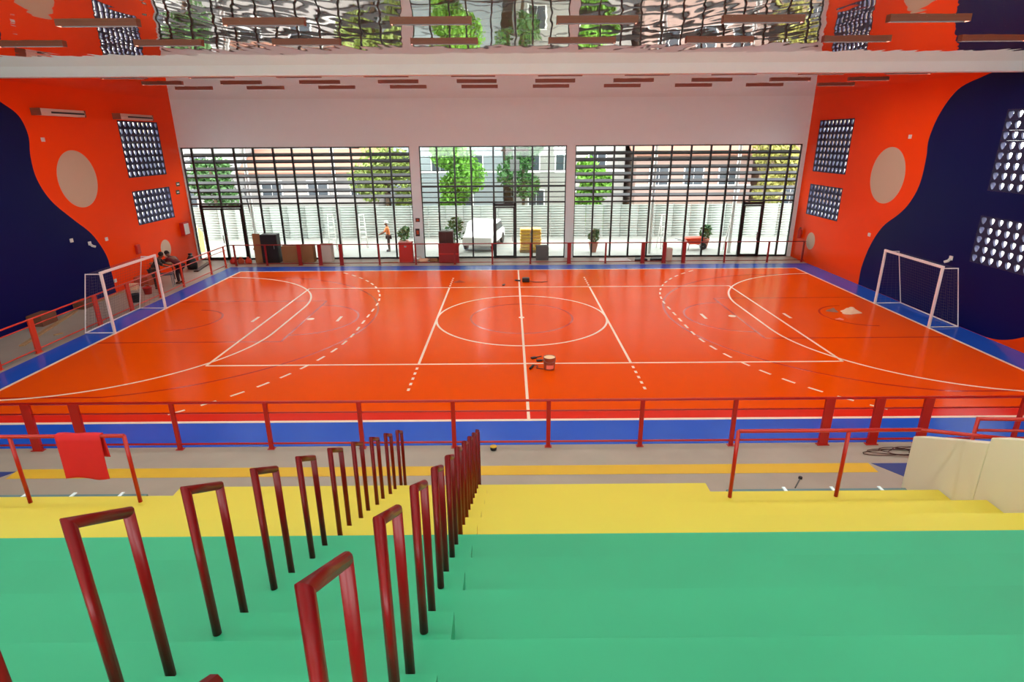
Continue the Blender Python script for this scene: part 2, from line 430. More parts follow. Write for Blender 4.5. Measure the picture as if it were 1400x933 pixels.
# ------------------------------------------------------------------ bleachers
ble = thing('bleachers', '', '', (0, -13.43, 0)); del ble['category']; struct(ble, 'stepped grandstand painted green with yellow front tiers')
def bpart(mb, name, M): o = mb.build(name, M, ble); o.location = (0, 13.43, 0); return o
TR, RI = .69, .32
tier = lambda k: (-17.57+TR*k, 3.32-RI*k)
for k in range(-3, 7):
    y0, z = tier(k)
    x0, x1 = (XL+.005, XR-.005) if k <= 3 else ((XL+.005, 5.08) if k <= 5 else (-5.06, 2.34))
    ya = y0 if k > -3 else YB+.01
    c = yellow if k >= 3 else green
    bevel(bpart(BX(x0, x1, ya, y0+TR-.0015, .004, z), 'tier', c), .006, 1)
    bpart(BX(-2.14, -.73, y0+.001, y0+.345, z, z+.16), 'aisle_step', c)

strip = mat('edge_strip_teal', (96, 124, 126), .5, var=.05)
for xa, xb in ((-13.0, -5.1), (2.38, 4.7)):
    bpart(BX(xa, xb, -13.43, -13.36, 1.66, 1.70), 'edge_strip', strip)
    for i in range(int((xb-xa)/.62)): bpart(BX(xb-.35-.62*i, xb-.31-.62*i, -13.43, -13.33, 1.70, 1.712), 'strip_bracket', white_paint)
for k, z in enumerate((1.06, .88, .62, .36, .15)): bpart(BX(-2.14, -.73, -12.738+.345*k, -12.40+.345*k, .004, z), 'aisle_step', yellow)

# parapet beside the yellow tiers
par = thing('parapet', 'beige solid parapet with sloping top beside the yellow tiers', 'parapet', (5.2, -13.9, 0))
for ya, yb, dz, xa in ((-13.92, -12.77, 0, 5.10), (-14.79, -13.925, .07, 5.10)):
    zt = lambda y: 2.13+.466*(-12.77-y)+dz
    o = MB().prism([(ya, .004), (yb, .004), (yb, zt(yb)), (ya, zt(ya))], lambda u, v, w: (w, u, v), xa, xa+.22).build('parapet_panel', beige, par)
    o.location = (-5.2, 13.9, 0); bevel(o, .012)

# ------------------------------------------------------------------ hoops beside the aisle
def hoop(x, k, row, i, dy=0, z=None):
    y0, zz = tier(k)
    h = thing('hoop_rail', 'dark red hoop rail, %s up from the court, row %s' % (ORD[i], row), 'hoop rail', (x, y0+.2, zz+.16), 0, 'hoop rails along the aisle')
    link('post', H_POST if not dy else H_POST_LONG, h); link('post', H_POST2 if not dy else H_POST2_LONG, h, (0, .29, -.16)); link('top_bar', H_BAR, h)
    return h
r_ = .019
NH = 12
hm = MB().tube([(0, 0, 0), (0, 0, .9), (0, .29, .74), (0, .29, -.16)], r_*1.2, n=NH)
def seg_mesh(lo, hi, name, off):
    v = [tuple(Vector(p)-Vector(off)) for p in hm.v[NH*lo:NH*hi+NH]]
    mb = MB(); mb.v = v
    mb.f = [tuple(range(NH-1, -1, -1)), tuple(range(NH, 2*NH))] + [(i, (i+1) % NH, NH+(i+1) % NH, NH+i) for i in range(NH)]
    me = mb.mesh(name, hoop_red)
    for p in me.polygons: p.use_smooth = len(p.vertices) == 4
    return me
H_POST = seg_mesh(0, 1, 'post', (0, 0, 0)); H_BAR = seg_mesh(1, 2, 'top_bar', (0, 0, 0)); H_POST2 = seg_mesh(2, 3, 'post', (0, .29, -.16))
H_POST_LONG = H_POST.copy()
for v in H_POST_LONG.vertices:
    if v.co.z < .01: v.co.z = 1.06-1.24
H_POST2_LONG = H_POST2.copy()
for v in H_POST2_LONG.vertices:
    if v.co.z < .01: v.co.z = .88-1.08
for x, row in ((-2.0, 'nearer the hanging red cloth'), (-.88, 'farther from the hanging red cloth')):
    ks = [(7, 1)] + [(k, 0) for k in range(6, -3 if x < -1 else -4, -1)]
    for i, (k, dy) in enumerate(ks):
        h = hoop(x, k, row, i, dy)

# ------------------------------------------------------------------ railings
def railing(name, label, P0, P1, posts, zs=(1.05, .82, .12), wide=(), M=rail_red, r=.026, group=None, z0=0, wall_clear=.0):
    """a railing along a straight line: posts at distances along it; rails at heights"""
    P0, P1 = Vector(P0), Vector(P1); d = (P1-P0); L = d.length; d.normalize()
    g = thing(name, label, 'railing', P0, math.atan2(d.y, d.x), group)
    for i, q in enumerate(zs):
        rr = r if i == 0 else r*.62
        if i == len(zs)-1 and len(zs) > 1: rr = r*.8
        MB().tube([(0, 0, q), (L, 0, q)], rr, n=8).build('rail', M, g, True)
    for s in posts:
        w = .095 if s in wide else .042
        o = BX(-w, w, -.03, .03, z0, zs[0]).build('post', M, g, loc=(s, 0, 0)); bevel(o, .006, 1)
        BX(-w-.03, w+.03, -.05, .05, z0, z0+.012).build('base_plate', M, o)
    return g
NX = [-10.14, -9.18, -7.22, -5.34, -3.46, -1.57, .36, 2.25, 4.13, 6.03, 7.04, 8.03]
nx0 = -16.9
near_posts = [-16.0, -14.1, -12.2] + NX + [9.95, 11.85, 13.7]
railing('court_railing', 'long red railing between the blue margin and the grandstand floor', (nx0, -9.2, 0), (14.5, -9.2, 0), [x-nx0 for x in near_posts], wide={x-nx0 for x in (-10.14, -9.18, 6.03, 7.04, 8.03)})
FX = [-14.3, -12.73, -11.04, -10.01, -8.94, -7.02, -5.17, -3.2, -1.29, .64, 2.6, 4.45, 6.34, 7.42, 8.42, 10.5, 12.69, 14.45]
far_red = mat('far_rail_red', (150, 26, 18), .4, var=.05)
railing('court_railing', 'long red railing along the blue margin before the glazed bays', (-14.5, 9.45, 0), (14.55, 9.45, 0), [x+14.5 for x in FX], zs=(1.05, .1), wide={x+14.5 for x in (-11.04, -10.01, -8.94, 2.6, 6.34, 7.42, 8.42)}, M=far_red)
orange_rail = mat('rail_orange', (214, 58, 26), .35, var=.05)
railing('court_railing', 'orange-red railing between the concrete walkway and the goal', (-14.62, -8.9, 0), (-14.62, 9.3, 0), [.4, 2.3, 4.2, 5.6, 8.4, 10.2, 12.1, 13.9, 16.4, 17.9], wide={5.6, 8.4, 10.2}, M=orange_rail, zs=(1.05, .85, .12))
def guard(label, xs, x0, x1, y, z, h=.93):
    g = thing('guard_rail', label, 'railing', (x0, y, z))
    MB().tube([(0, 0, h), (x1-x0, 0, h)], .024, n=8).build('rail', rail_red, g, True)
    for x in xs: MB().tube([(x-x0, 0, 0), (x-x0, 0, h)], .024, n=8).build('post', rail_red, g, True)
    return g
guard('red guard rail on the yellow tier edge where the red cloth hangs', (-6.45, -5.07), -8.6, -5.07, -13.56, 1.72)
gl = guard('red guard rail on the yellow tier edge beside the beige parapet', (2.35, 3.69), 2.35, 4.55, -13.56, 1.72)
for h in (.93,):
    MB().tube([(2.2, 0, h), (3.6, 0, h-.17)], .024, n=8).build('ramp_rail', rail_red, gl, True)
g = thing('ramp_rail', 'red handrail above the ramp behind the beige parapet', 'railing', (5.45, -13.3, 0))
MB().tube([(0, 0, .004), (0, 0, 2.66), (1.6, 0, 2.62), (1.6, 0, .004)], .024, n=8).build('frame', rail_red, g, True)
MB().tube([(0.02, 0, 2.5), (1.58, 0, 2.46)], .018, n=8).build('rail', rail_red, g, True)
# red cloth hung over the rail
def cloth():
    mb = MB(); nx, nz = 22, 26
    for j in range(nz+1):
        for i in range(nx+1):
            u, v = i/nx, j/nz
            s = v*.86
            x = -5.90 + .58*u + .02*v*(1-2*u) + .012*math.sin(9*u+3*v)
            if s < .30: y, z = .035+.008*math.sin(11*u), -.30+s      # far side hangs short
            else:
                q = s-.30; y, z = -.035-.018*math.sin(8*u+1)*q, -q
            if abs(s-.30) < .035: z = .03
            mb.v.append((x, -13.56+y, 1.72+.93+z + .012*math.sin(7*u)*v*v - (.02*u if v > .95 else 0)))
    for j in range(nz):
        for i in range(nx):
            a = j*(nx+1)+i; mb.f.append((a, a+1, a+nx+2, a+nx+1))
    o = mb.build('red_cloth', cloth_red, smooth=True)
    sd = o.modifiers.new('t', 'SOLIDIFY'); sd.thickness = .004
    return tag(o, 'red cloth hung over the guard rail on the yellow tier', 'cloth')
cloth()

# ------------------------------------------------------------------ goals
def goal(s, label):
    g = thing('goal', label, 'goal', (s*L2, 0, 0), 0 if s > 0 else math.pi, 'goals')
    T = .036; D0, D1 = .98, .5
    for y in (-1.5, 1.5):
        bevel(BX(-T, T, y-T, y+T, .009, 2.0).build('goal_post', goal_white, g), .008)
        MB().tube([(.04, y, 2.0), (D1, y, 2.0), (D0, y, .03), (.04, y, .03)], .017, n=8).build('side_frame', goal_white, g, True)
    bevel(BX(-T, T, -1.54, 1.54, 2.0, 2.08).build('crossbar', goal_white, g), .008)
    MB().tube([(D0, -1.5, .03), (D0, 1.5, .03)], .022, n=8).build('ground_bar', goal_white, g, True)
    n = MB(); c = .0022
    def cord(a, b): n.tube([a, b], c, n=3)
    bk = lambda v: (D1+(D0-D1)*v, 2.0-1.95*v)
    for i in range(1, 30): y = -1.5+.1*i; (x0, z0), (x1, z1) = bk(0), bk(1); cord((x0, y, z0), (x1, y, z1)); cord((0, y, 2.04), (x0, y, z0))
    for j in range(20): x, z = bk(j/20); cord((x, -1.5, z), (x, 1.5, z)); cord((0, -1.5, z), (x, -1.5, z)); cord((0, 1.5, z), (x, 1.5, z))
    for i in range(1, 6):
        for y in (-1.5, 1.5): cord((.1*i*D1/.5, y, 2.0), (.1*i*D0/.5, y, .05))
    net = n.build('net', net_mat, g); net['kind'] = 'stuff'
goal(1, 'white goal frame in front of the navy wave wall without a walkway'); goal(-1, 'white goal frame beside the orange-red walkway railing')

# ------------------------------------------------------------------ ceiling lamps
# a channel with deep side skirts; the lit diffuser sits recessed between them
lb = BX(0, 1.35, -.06, .06, -.022, 0).box(0, 1.35, -.068, -.058, -.058, 0).box(0, 1.35, .058, .068, -.058, 0).mesh('housing', lamp_body)
ld = BX(.01, 1.34, -.054, .054, -.030, -.023).mesh('diffuser', lamp_diff)
lbf = BX(.001, 1.349, -.058, -.055, -.056, -.031).box(.001, 1.349, .055, .058, -.056, -.031).mesh('baffle', mat('baffle_black', (14, 9, 8), .8, spec=.1, var=0))
lc = BX(-.02, 0, -.068, .068, -.06, 0).mesh('end_cap', lamp_body)
LY = (-19.6, -17.4, -15.2, -13.0, -10.8, -8.6, -6.4, -2.0, .2, 2.35, 4.5)  # rows behind the seen ones, over the bleachers, are added to light the tiers
for ri, y in enumerate(LY):
    for k in range(-5, 5):
        x = .45+2.85*k
        if y > 0: x = .55+2.74*k
        if x+1.4 > XR or x < XL+.2: continue
        l = thing('ceiling_lamp', 'slim brown linear ceiling lamp, %s row from glazed wall, %s from walkway wall' % (ORD[10-ri], ORD[k+5]), 'ceiling lamp', (x, y, H), 0, 'linear ceiling lamps')
        link('housing', lb, l); link('diffuser', ld, l); link('baffle', lbf, l); link('end_cap', lc, l); link('end_cap', lc, l, (1.37, 0, 0))
# wall units high on the walkway wall
dark_slot = mat('dark_slot', (40, 26, 22), .6, var=.05)
wall_unit = mat('wall_unit_pink', (226, 196, 180), .4, var=.03)
for (y0, y1, lab) in ((1.95, 4.2, 'long wall unit with dark slot above the large cream circle'), (6.35, 8.7, 'long wall unit with dark slot above the hollow block opening')):
    u = thing('wall_unit', lab, 'wall unit', (XL, y0, 7.0), 0, 'wall units high on the orange wall')
    n = y1-y0
    MB().prism([(0, -.1), (.3, -.1), (.34, .0), (.3, .13), (0, .13)], lambda a, b, w: (a, w, b), 0, n).build('housing', wall_unit, u)
    BX(.335, .36, .5, n-.06, -.025, .035).build('slot', dark_slot, u)
    BX(.01, .345, -.03, 0, -.105, .135).build('end_panel', lamp_body, u); BX(.01, .345, n, n+.03, -.105, .135).build('end_panel', lamp_body, u)

# ------------------------------------------------------------------ fittings on the walls
def fit(name, label, cat, mb, M, group=None):
    o = mb.build(name, M); tag(o, label, cat, group); return o
def wall_box(name, label, cat, pxy, wall, dy, dz, dep, M, face=None, fM=None, group=None):
    x = XL if wall == 'L' else XR; s = 1 if wall == 'L' else -1
    p = px(*pxy, 0, x)
    t = thing(name, label, cat, (x, p.y, p.z), 0, group)
    lo, hi = sorted((0, s*dep))
    bevel(BX(lo, hi, -dy, dy, -dz, dz).build('case', M, t), .01)
    lo, hi = sorted((s*dep, s*(dep+.012)))
    BX(lo, hi, -dy*.8, dy*.8, -dz*.82, dz*.82).build(face or 'cover', fM or M, t)
    return t
wall_box('hose_cabinet', 'red fire hose cabinet on the peach-lit orange wall by the glazing', 'fire cabinet', (250, 313), 'L', .26, .32, .2, box_red, 'glass_door', white_metal)
wall_box('alarm_box', 'small red alarm box on the orange wall above the goal', 'alarm box', (187, 341), 'L', .13, .2, .1, box_red)
sign_green = mat('sign_dark_green', (46, 70, 40), .6, var=.05)
for y, lab in ((252, 'upper'), (263, 'lower')):
    p = px(243, y, 0, XL)
    t = thing('wall_sign', 'small dark green sign, %s of two, beside the lower hollow blocks' % lab, 'sign', (XL, p.y, p.z))
    BX(0, .012, -.16, .16, -.1, .1).build('plate', sign_green, t); BX(.012, .016, -.1, .1, -.03, .03).build('symbol', white_metal, t)
for y, h, lab in ((301, .10, 'square'), (318, .2, 'tall')):
    p = px(571, y, 1, YF)
    t = thing('wall_sign', '%s dark sign on the pillar between two glazed bays' % lab, 'sign', (p.x, YF, p.z))
    BX(-.11, .11, -.012, 0, -h, h).build('plate', dark_slot, t); BX(-.06, .06, -.016, -.012, -h*.5, h*.5).build('symbol', brick_red, t)
socket = mat('socket_white', (226, 220, 214), .4, var=0)
for q, w, lab in (((97, 329), 'L', 'small white socket on the navy wave behind the goal'), ((122, 333), 'L', 'small white camera on the navy wave near its edge'),
                  ((145, 327), 'L', 'small orange-lit socket on orange beside the navy wave'), ((58, 191), 'L', 'small white sensor on orange between the wave and the large circle'),
                  ((157, 384), 'L', 'small white socket low on the orange wall behind the goal'),
                  ((1245, 187), 'R', 'small white sensor on orange above the cream circle'), ((1189, 321), 'R', 'small white socket on orange at the navy wave edge'),
                  ((1301, 353), 'R', 'small white camera on the navy wave above the goal')):
    x = XL if w == 'L' else XR; s = 1 if w == 'L' else -1; p = px(*q, 0, x)
    t = thing('wall_socket' if 'socket' in lab else ('wall_sensor' if 'sensor' in lab else 'wall_camera'), lab, lab.split()[2 if 'camera' in lab or 'sensor' in lab else (2 if 'white' in lab else 2)], (x, p.y, p.z))
    BX(*sorted((0, s*.04)), -.07, .07, -.07, .07).build('plate', socket, t)
    if 'camera' in lab: MB().tube([(s*.03, 0, -.02), (s*.1, 0, -.1), (s*.2, .03, -.14)], .045, n=8).build('camera_body', socket, t, True)
    else: BX(*sorted((s*.04, s*.05)), -.04, .04, -.04, .04).build('face', socket, t)
# extinguisher hung on the wall by the far door
p = px(1096, 319, 0, XR)
t = thing('fire_extinguisher', 'red fire extinguisher hung on the orange wall by the far railing', 'extinguisher', (XR-.1, p.y, p.z-.25))
MB().lathe([(.0, 0), (.085, 0), (.09, .03), (.09, .38), (.06, .44), (.03, .46), (.03, .5)], 14).build('cylinder', box_red, t, True)
BX(-.02, .02, -.07, .05, .5, .54).build('handle', black_mat, t)
MB().tube([(0, .05, .5), (0, .14, .42), (0, .13, .12)], .014, n=6).build('hose', black_mat, t, True)
BX(.08, .1, -.05, .05, .2, .4).build('bracket', steel, t)

# ------------------------------------------------------------------ things on the court
p = px(751, 505, 2, 0)
t = thing('paint_bucket', 'open paint bucket standing near the halfway line', 'bucket', (p.x, p.y, .009))
bucket_m = mat('bucket_metal', (150, 84, 60), .4, var=.08); pap = mat('bucket_label', (240, 130, 110), .6, var=.05); cream_paint = mat('cream_paint', (250, 214, 160), .4, var=.03)
MB().lathe([(.14, 0), (.15, .02), (.165, .33), (.172, .34), (.172, .355), (.155, .355), (.15, .30), (.0, .30)], 24).build('pail', bucket_m, t, True)
MB().prism([(.153*math.cos(i*math.pi/12), .153*math.sin(i*math.pi/12)) for i in range(24)], lambda u, v, w: (u, v, w), .32, .346).build('paint', cream_paint, t)
n = MB()
for i in range(9):
    a0, a1 = (math.radians(-125+i*9), math.radians(-125+(i+1)*9)); k = len(n.v)
    for a in (a0, a1):
        for z, r in ((.05, .156), (.16, .162)): n.v.append((r*math.cos(a), r*math.sin(a), z))
    n.f.append((k, k+2, k+3, k+1))
n.build('paper_label', pap, t)
MB().tube([(.17*math.cos(a), .17*math.sin(a)*.55-.1, .34-.1*abs(math.sin(a))) for a in [math.pi*i/10+math.pi for i in range(11)]], .006, n=5).build('bail_handle', steel, t, True)
def brush(pxy, label, ang, L=.3):
    p = px(*pxy, 2, 0)
    t = thing('paint_brush', label, 'brush', (p.x, p.y, .01), ang)
    MB().tube([(0, 0, .02), (L*.6, 0, .02)], .016, n=6).build('handle', dark_wood, t, True)
    bevel(BX(-.16, .0, -.055, .055, 0, .04).build('bristles', black_mat, t), .01)
brush((741, 494), 'dark paint brush lying beside the open bucket, handle towards it', .2)
brush((733, 490), 'dark paint brush lying beyond the other brush by the bucket', .5)
def roller(pxy, label, ang):
    p = px(*pxy, 2, 0); t = thing('paint_roller', label, 'roller', (p.x, p.y, .01), ang)
    MB().tube([(-.12, 0, .035), (.12, 0, .035)], .035, n=10).build('roller_sleeve', black_mat, t, True)
    MB().tube([(.13, 0, .035), (.17, 0, .03), (.17, -.12, .02), (0, -.14, .02), (0, -.34, .02)], .01, n=6).build('handle', dark_wood, t, True)
roller((727, 504), 'dark paint roller lying next to the open bucket', 1.2)
roller((708, 385), 'dark paint roller beside the far end of the halfway line', 2.6)
brush((689, 390), 'dark paint brush lying alone near the volleyball line', 1.4, .2)
p = px(722, 386, 2, 0); t = thing('tool_bag', 'small dark tool bag with trailing strap across the halfway line', 'bag', (p.x-.1, p.y, .01))
bevel(BX(-.16, .16, -.1, .1, 0, .2).build('bag_body', black_mat, t), .04, 3)
MB().tube([(.16, 0, .05), (.35, -.06, .012), (.7, -.1, .012), (.95, 0, .012)], .012, n=6).build('strap', black_mat, t, True)
def rag(label, pxy, r, M, h=.08, seed=1, name='rag', cat='rag'):
    p = px(*pxy, 2, 0); rnd = random.Random(seed); mb = MB(); N, K = 5, 14
    mb.v.append((0, 0, h*1.1))
    for i in range(1, N+1):
        for j in range(K):
            a = 2*math.pi*j/K; q = r*i/N*(1+.25*math.sin(3*a+seed)+.1*rnd.random())
            mb.v.append((q*math.cos(a), q*.7*math.sin(a), max(.004, h*(1-i/N)*(.7+.6*rnd.random())) if i < N else .003))
    for j in range(K): mb.f.append((0, 1+j, 1+(j+1) % K))
    for i in range(N-1):
        for j in range(K): a = 1+i*K+j; b = 1+i*K+(j+1) % K; mb.f.append((a, a+K, b+K, b))
    o = mb.build(name, M, smooth=True, loc=(p.x, p.y, .009)); return tag(o, label, cat)
rag_m = mat('rag_cream', (240, 196, 160), .85, var=.08)
rag('crumpled cream rag on the court in front of the navy wall goal', (1162, 428), .34, rag_m, .2, 2)
rag('small grey crumpled rag beside the larger cream rag on court', (1138, 426), .2, mat('rag_grey', (150, 104, 84), .85, var=.1), .12, 5)
rag('small crumpled cloth beside the far end of an attack line', (628, 386), .22, brick_red, .08, 9, 'cloth_scrap', 'cloth')
rag('flat scrap of pale paper between the cream rag and the small rag', (1148, 437), .13, pap, .05, 11, 'paper_scrap', 'paper')

# ------------------------------------------------------------------ clutter along the far walkway
def carton(label, x0p, x1p, ytop, ybot, y, M=cardboard, depth=.45, name='carton', cat='box'):
    a = px(x0p, ybot, 1, y); b = px(x1p, ytop, 1, y)
    w = (b.x-a.x); h = max(.1, b.z)
    t = thing(name, label, cat, ((a.x+b.x)/2, y, 0))
    bevel(BX(-w/2, w/2, 0, depth, .002, h).build('body', M, t), .008)
    return t, w, h, depth
def with_flaps(c, M=cardboard):
    t, w, h, d = c
    BX(-w/2+.01, w/2-.01, .01, d*.48, h, h+.012).build('flap', M, t); BX(-w/2+.01, w/2-.01, d*.52, d-.01, h, h+.012).build('flap', M, t)
t, w, h, d = carton('black upright cabinet behind the railing between two red posts', 359, 377, 321, 352, 10.1, black_mat, .5, 'cabinet', 'cabinet')
BX(-w/2+.03, w/2-.03, -.014, 0, .1, h-.05).build('door', black_mat, t); MB().tube([(w*.3, -.03, h*.5), (w*.3, -.03, h*.62)], .012, n=6).build('handle', steel, t, True)
t, w, h, d = carton('narrow brown panel standing beside the black upright cabinet', 349, 354, 320, 353, 10.15, cardboard, .08, 'board', 'board')
BX(-w/2-.02, w/2+.02, -.02, 0, h*.45, h*.52).build('cleat', cardboard, t)
with_flaps(carton('wide brown carton behind the railing, next to the black cabinet', 386, 405, 337, 352, 10.2))
with_flaps(carton('wide brown carton between two broad red railing posts', 409, 427, 336, 352, 10.2))
with_flaps(carton('pale carton between broad red posts, open at the top', 437, 452, 335, 352, 10.3, mat('carton_pale', (206, 196, 184), .8, var=.06)))
t, w, h, d = carton('orange-red tool chest behind the far railing near the pillar', 546, 563, 333, 353, 10.1, box_red, .4, 'tool_chest', 'tool chest')
BX(-w/2-.01, w/2+.01, -.01, d+.01, h, h+.05).build('lid', box_red, t); BX(-.06, .06, -.03, -.012, h*.8, h*.88).build('latch', steel, t)
t, w, h, d = carton('tall dark brown cupboard behind the far railing in the middle bay', 601, 619, 317, 351, 10.3, dark_wood, .5, 'cupboard', 'cupboard')
for sx in (-1, 1):
    o = BX(min(sx*.01, sx*(w/2-.02)), max(sx*.01, sx*(w/2-.02)), -.016, 0, .08, h-.04).build('door', dark_wood, t); BX(sx*.04-.01, sx*.04+.01, -.035, -.016, h*.5, h*.6).build('handle', steel, o)
t, w, h, d = carton('broad dark red board leaning before the brown cupboard', 600, 627, 334, 354, 9.75, mat('board_red', (150, 22, 20), .5, var=.06), .06, 'board', 'board')
BX(-w/2, w/2, -.02, 0, h*.45, h*.53).build('batten', box_red, t)
t, w, h, d = carton('dark grey crate behind the far railing below the yellow sacks', 733, 750, 337, 349, 10.35, grey_stone, .5, 'crate', 'crate')
for k in range(3): BX(-w/2-.01, w/2+.01, -.012, 0, h*(.1+.3*k), h*(.3+.3*k)).build('slat', grey_stone, t)
with_flaps(carton('small beige carton beside the broad red post near the orange barrow', 911, 920, 340, 356, 10.0, mat('carton_beige', (214, 190, 170), .8, var=.05), .3), beige)
def slab(label, pxs, y0, y1, M, z=.05, name='board', cat='board'):
    a = px(pxs[0], 352, 1, (y0+y1)/2).x; b = px(pxs[1], 352, 1, (y0+y1)/2).x
    o = MB().prism([(a, y0), (b, y0+.1), (b-.1, y1), (a+.15, y1-.1)], lambda u, v, w: (u, v, w), .002, z).build(name, M); tag(o, label, cat); bevel(o, .006); return o
slab('white board lying flat on the floor behind the far railing', (817, 862), 9.75, 10.6, white_metal)
slab('black sheet lying on the floor beside the white board', (866, 884), 9.8, 10.5, black_mat, .12, 'plastic_sheet', 'sheet')
slab('black sheet lying between two broad red posts', (887, 905), 9.8, 10.4, black_mat, .14, 'plastic_sheet', 'sheet')
slab('thin brown plank lying on the floor beside the tool chest', (523, 544), 9.9, 10.1, plank, .04, 'plank', 'plank')
for i, (x, c) in enumerate(((328, 'red'), (338, 'brown'), (348, 'orange'))):
    p = px(x, 357, 2, 0); mm = {'red': box_red, 'brown': brick_red, 'orange': orange_rail}[c]
    t = thing('knotted_sack', '%s knotted sack in the heap by the railing corner' % c, 'sack', (p.x, 10.0, .002), .5*i)
    MB().lathe([(.0, 0), (.14, .01), (.18, .1), (.14, .22), (.05, .29), (.07, .34)], 12).build('sack_body', mm, t, True); MB().lathe([(.055, .28), (.065, .29), (.055, .30)], 10).build('tie', dark_wood, t, True)
for i, (x, mm, c) in enumerate(((568, white_metal, 'white'), (579, rag_m, 'cream'), (593.5, cardboard, 'brown'))):
    p = px(x, 352, 1, 10.2)
    t = thing('cement_sack', '%s filled sack lying behind the railing beside the pillar' % c, 'sack', (p.x, 10.7 if i == 0 else 10.2, .002), 0)
    o = BX(-.24, .24, -.17, .17, 0, .16).build('sack_body', mm, t); bevel(o, .07, 3); bevel(BX(-.3, -.22, -.15, .15, .05, .09).build('sack_end', mm, t), .015)

# ------------------------------------------------------------------ walkway beside the orange wall
def plank_at(label, a, b, w, h, M=plank):
    p, q = px(*a, 2, 0), px(*b, 2, 0); d = q-p
    t = BX(0, d.length, -w/2, w/2, .002, h).build('plank', M); t.location = (p.x, p.y, 0); t.rotation_euler.z = math.atan2(d.y, d.x); bevel(t, .005, 1)
    return tag(t, label, 'plank', 'planks on the walkway')
plank_at('pale long plank lying on the walkway along the railing', (30, 474), (104, 426), .14, .05)
plank_at('pale plank lying on the walkway behind the goal', (132, 414), (168, 400), .12, .05)
plank_at('short pale offcut lying on the walkway near the wide railing post', (74, 459), (86, 456), .1, .03)
stack_m = mat('crate_brown', (120, 74, 52), .8, var=.12)
def crate_at(label, pxy, w, d, h, rz=0, M=stack_m):
    p = px(*pxy, 2, 0); t = thing('crate', label, 'crate', (p.x, p.y, .002), rz, 'crates by the navy wave')
    BX(-w/2, w/2, -d/2, d/2, 0, h).build('body', M, t)
    for k in range(3): BX(-w/2-.012, w/2+.012, -d/2-.012, -d/2, h*(.05+.33*k), h*(.28+.33*k)).build('slat', M, t)
crate_at('low brown crate at the foot of the navy wave', (60, 443), .5, .7, .38, .0)
crate_at('tall brown crate at the foot of the navy wave', (56, 431), .5, .6, .55, .05)
crate_at('wide flat brown crate behind the tall crate by the navy wave', (115, 421), .4, .5, .3, .0)

# ------------------------------------------------------------------ people
def skin_mesh(J, E, M, name, parent, sub=1, root=None):
    names = list(J); me = bpy.data.meshes.new(name)
    me.from_pydata([J[k][0] for k in names], [(names.index(a), names.index(b)) for a, b in E], [])
    o = bpy.data.objects.new(name, me); COL.objects.link(o)
    o.modifiers.new('skin', 'SKIN')
    if not me.skin_vertices: me.attributes.new('x', 'FLOAT', 'POINT')
    if not me.skin_vertices:
        bpy.context.view_layer.objects.active = o; bpy.ops.object.skin_root_mark({'object': o}) if False else None
    lay = me.skin_vertices[0].data if me.skin_vertices else None
    if lay is None:
        bm = bmesh.new(); bm.from_mesh(me); bm.verts.layers.skin.verify(); bm.to_mesh(me); bm.free(); lay = me.skin_vertices[0].data
    for i, k in enumerate(names):
        r = J[k][1]; lay[i].radius = r if isinstance(r, tuple) else (r, r); lay[i].use_root = (k == (root or names[0]))
    ss = o.modifiers.new('s', 'SUBSURF'); ss.levels = sub; ss.render_levels = sub
    dg = bpy.context.evaluated_depsgraph_get(); me2 = bpy.data.meshes.new_from_object(o.evaluated_get(dg))
    bpy.data.objects.remove(o); me2.materials.clear(); me2.materials.append(M)
    for p_ in me2.polygons: p_.use_smooth = True; p_.material_index = 0
    return link(name, me2, parent)
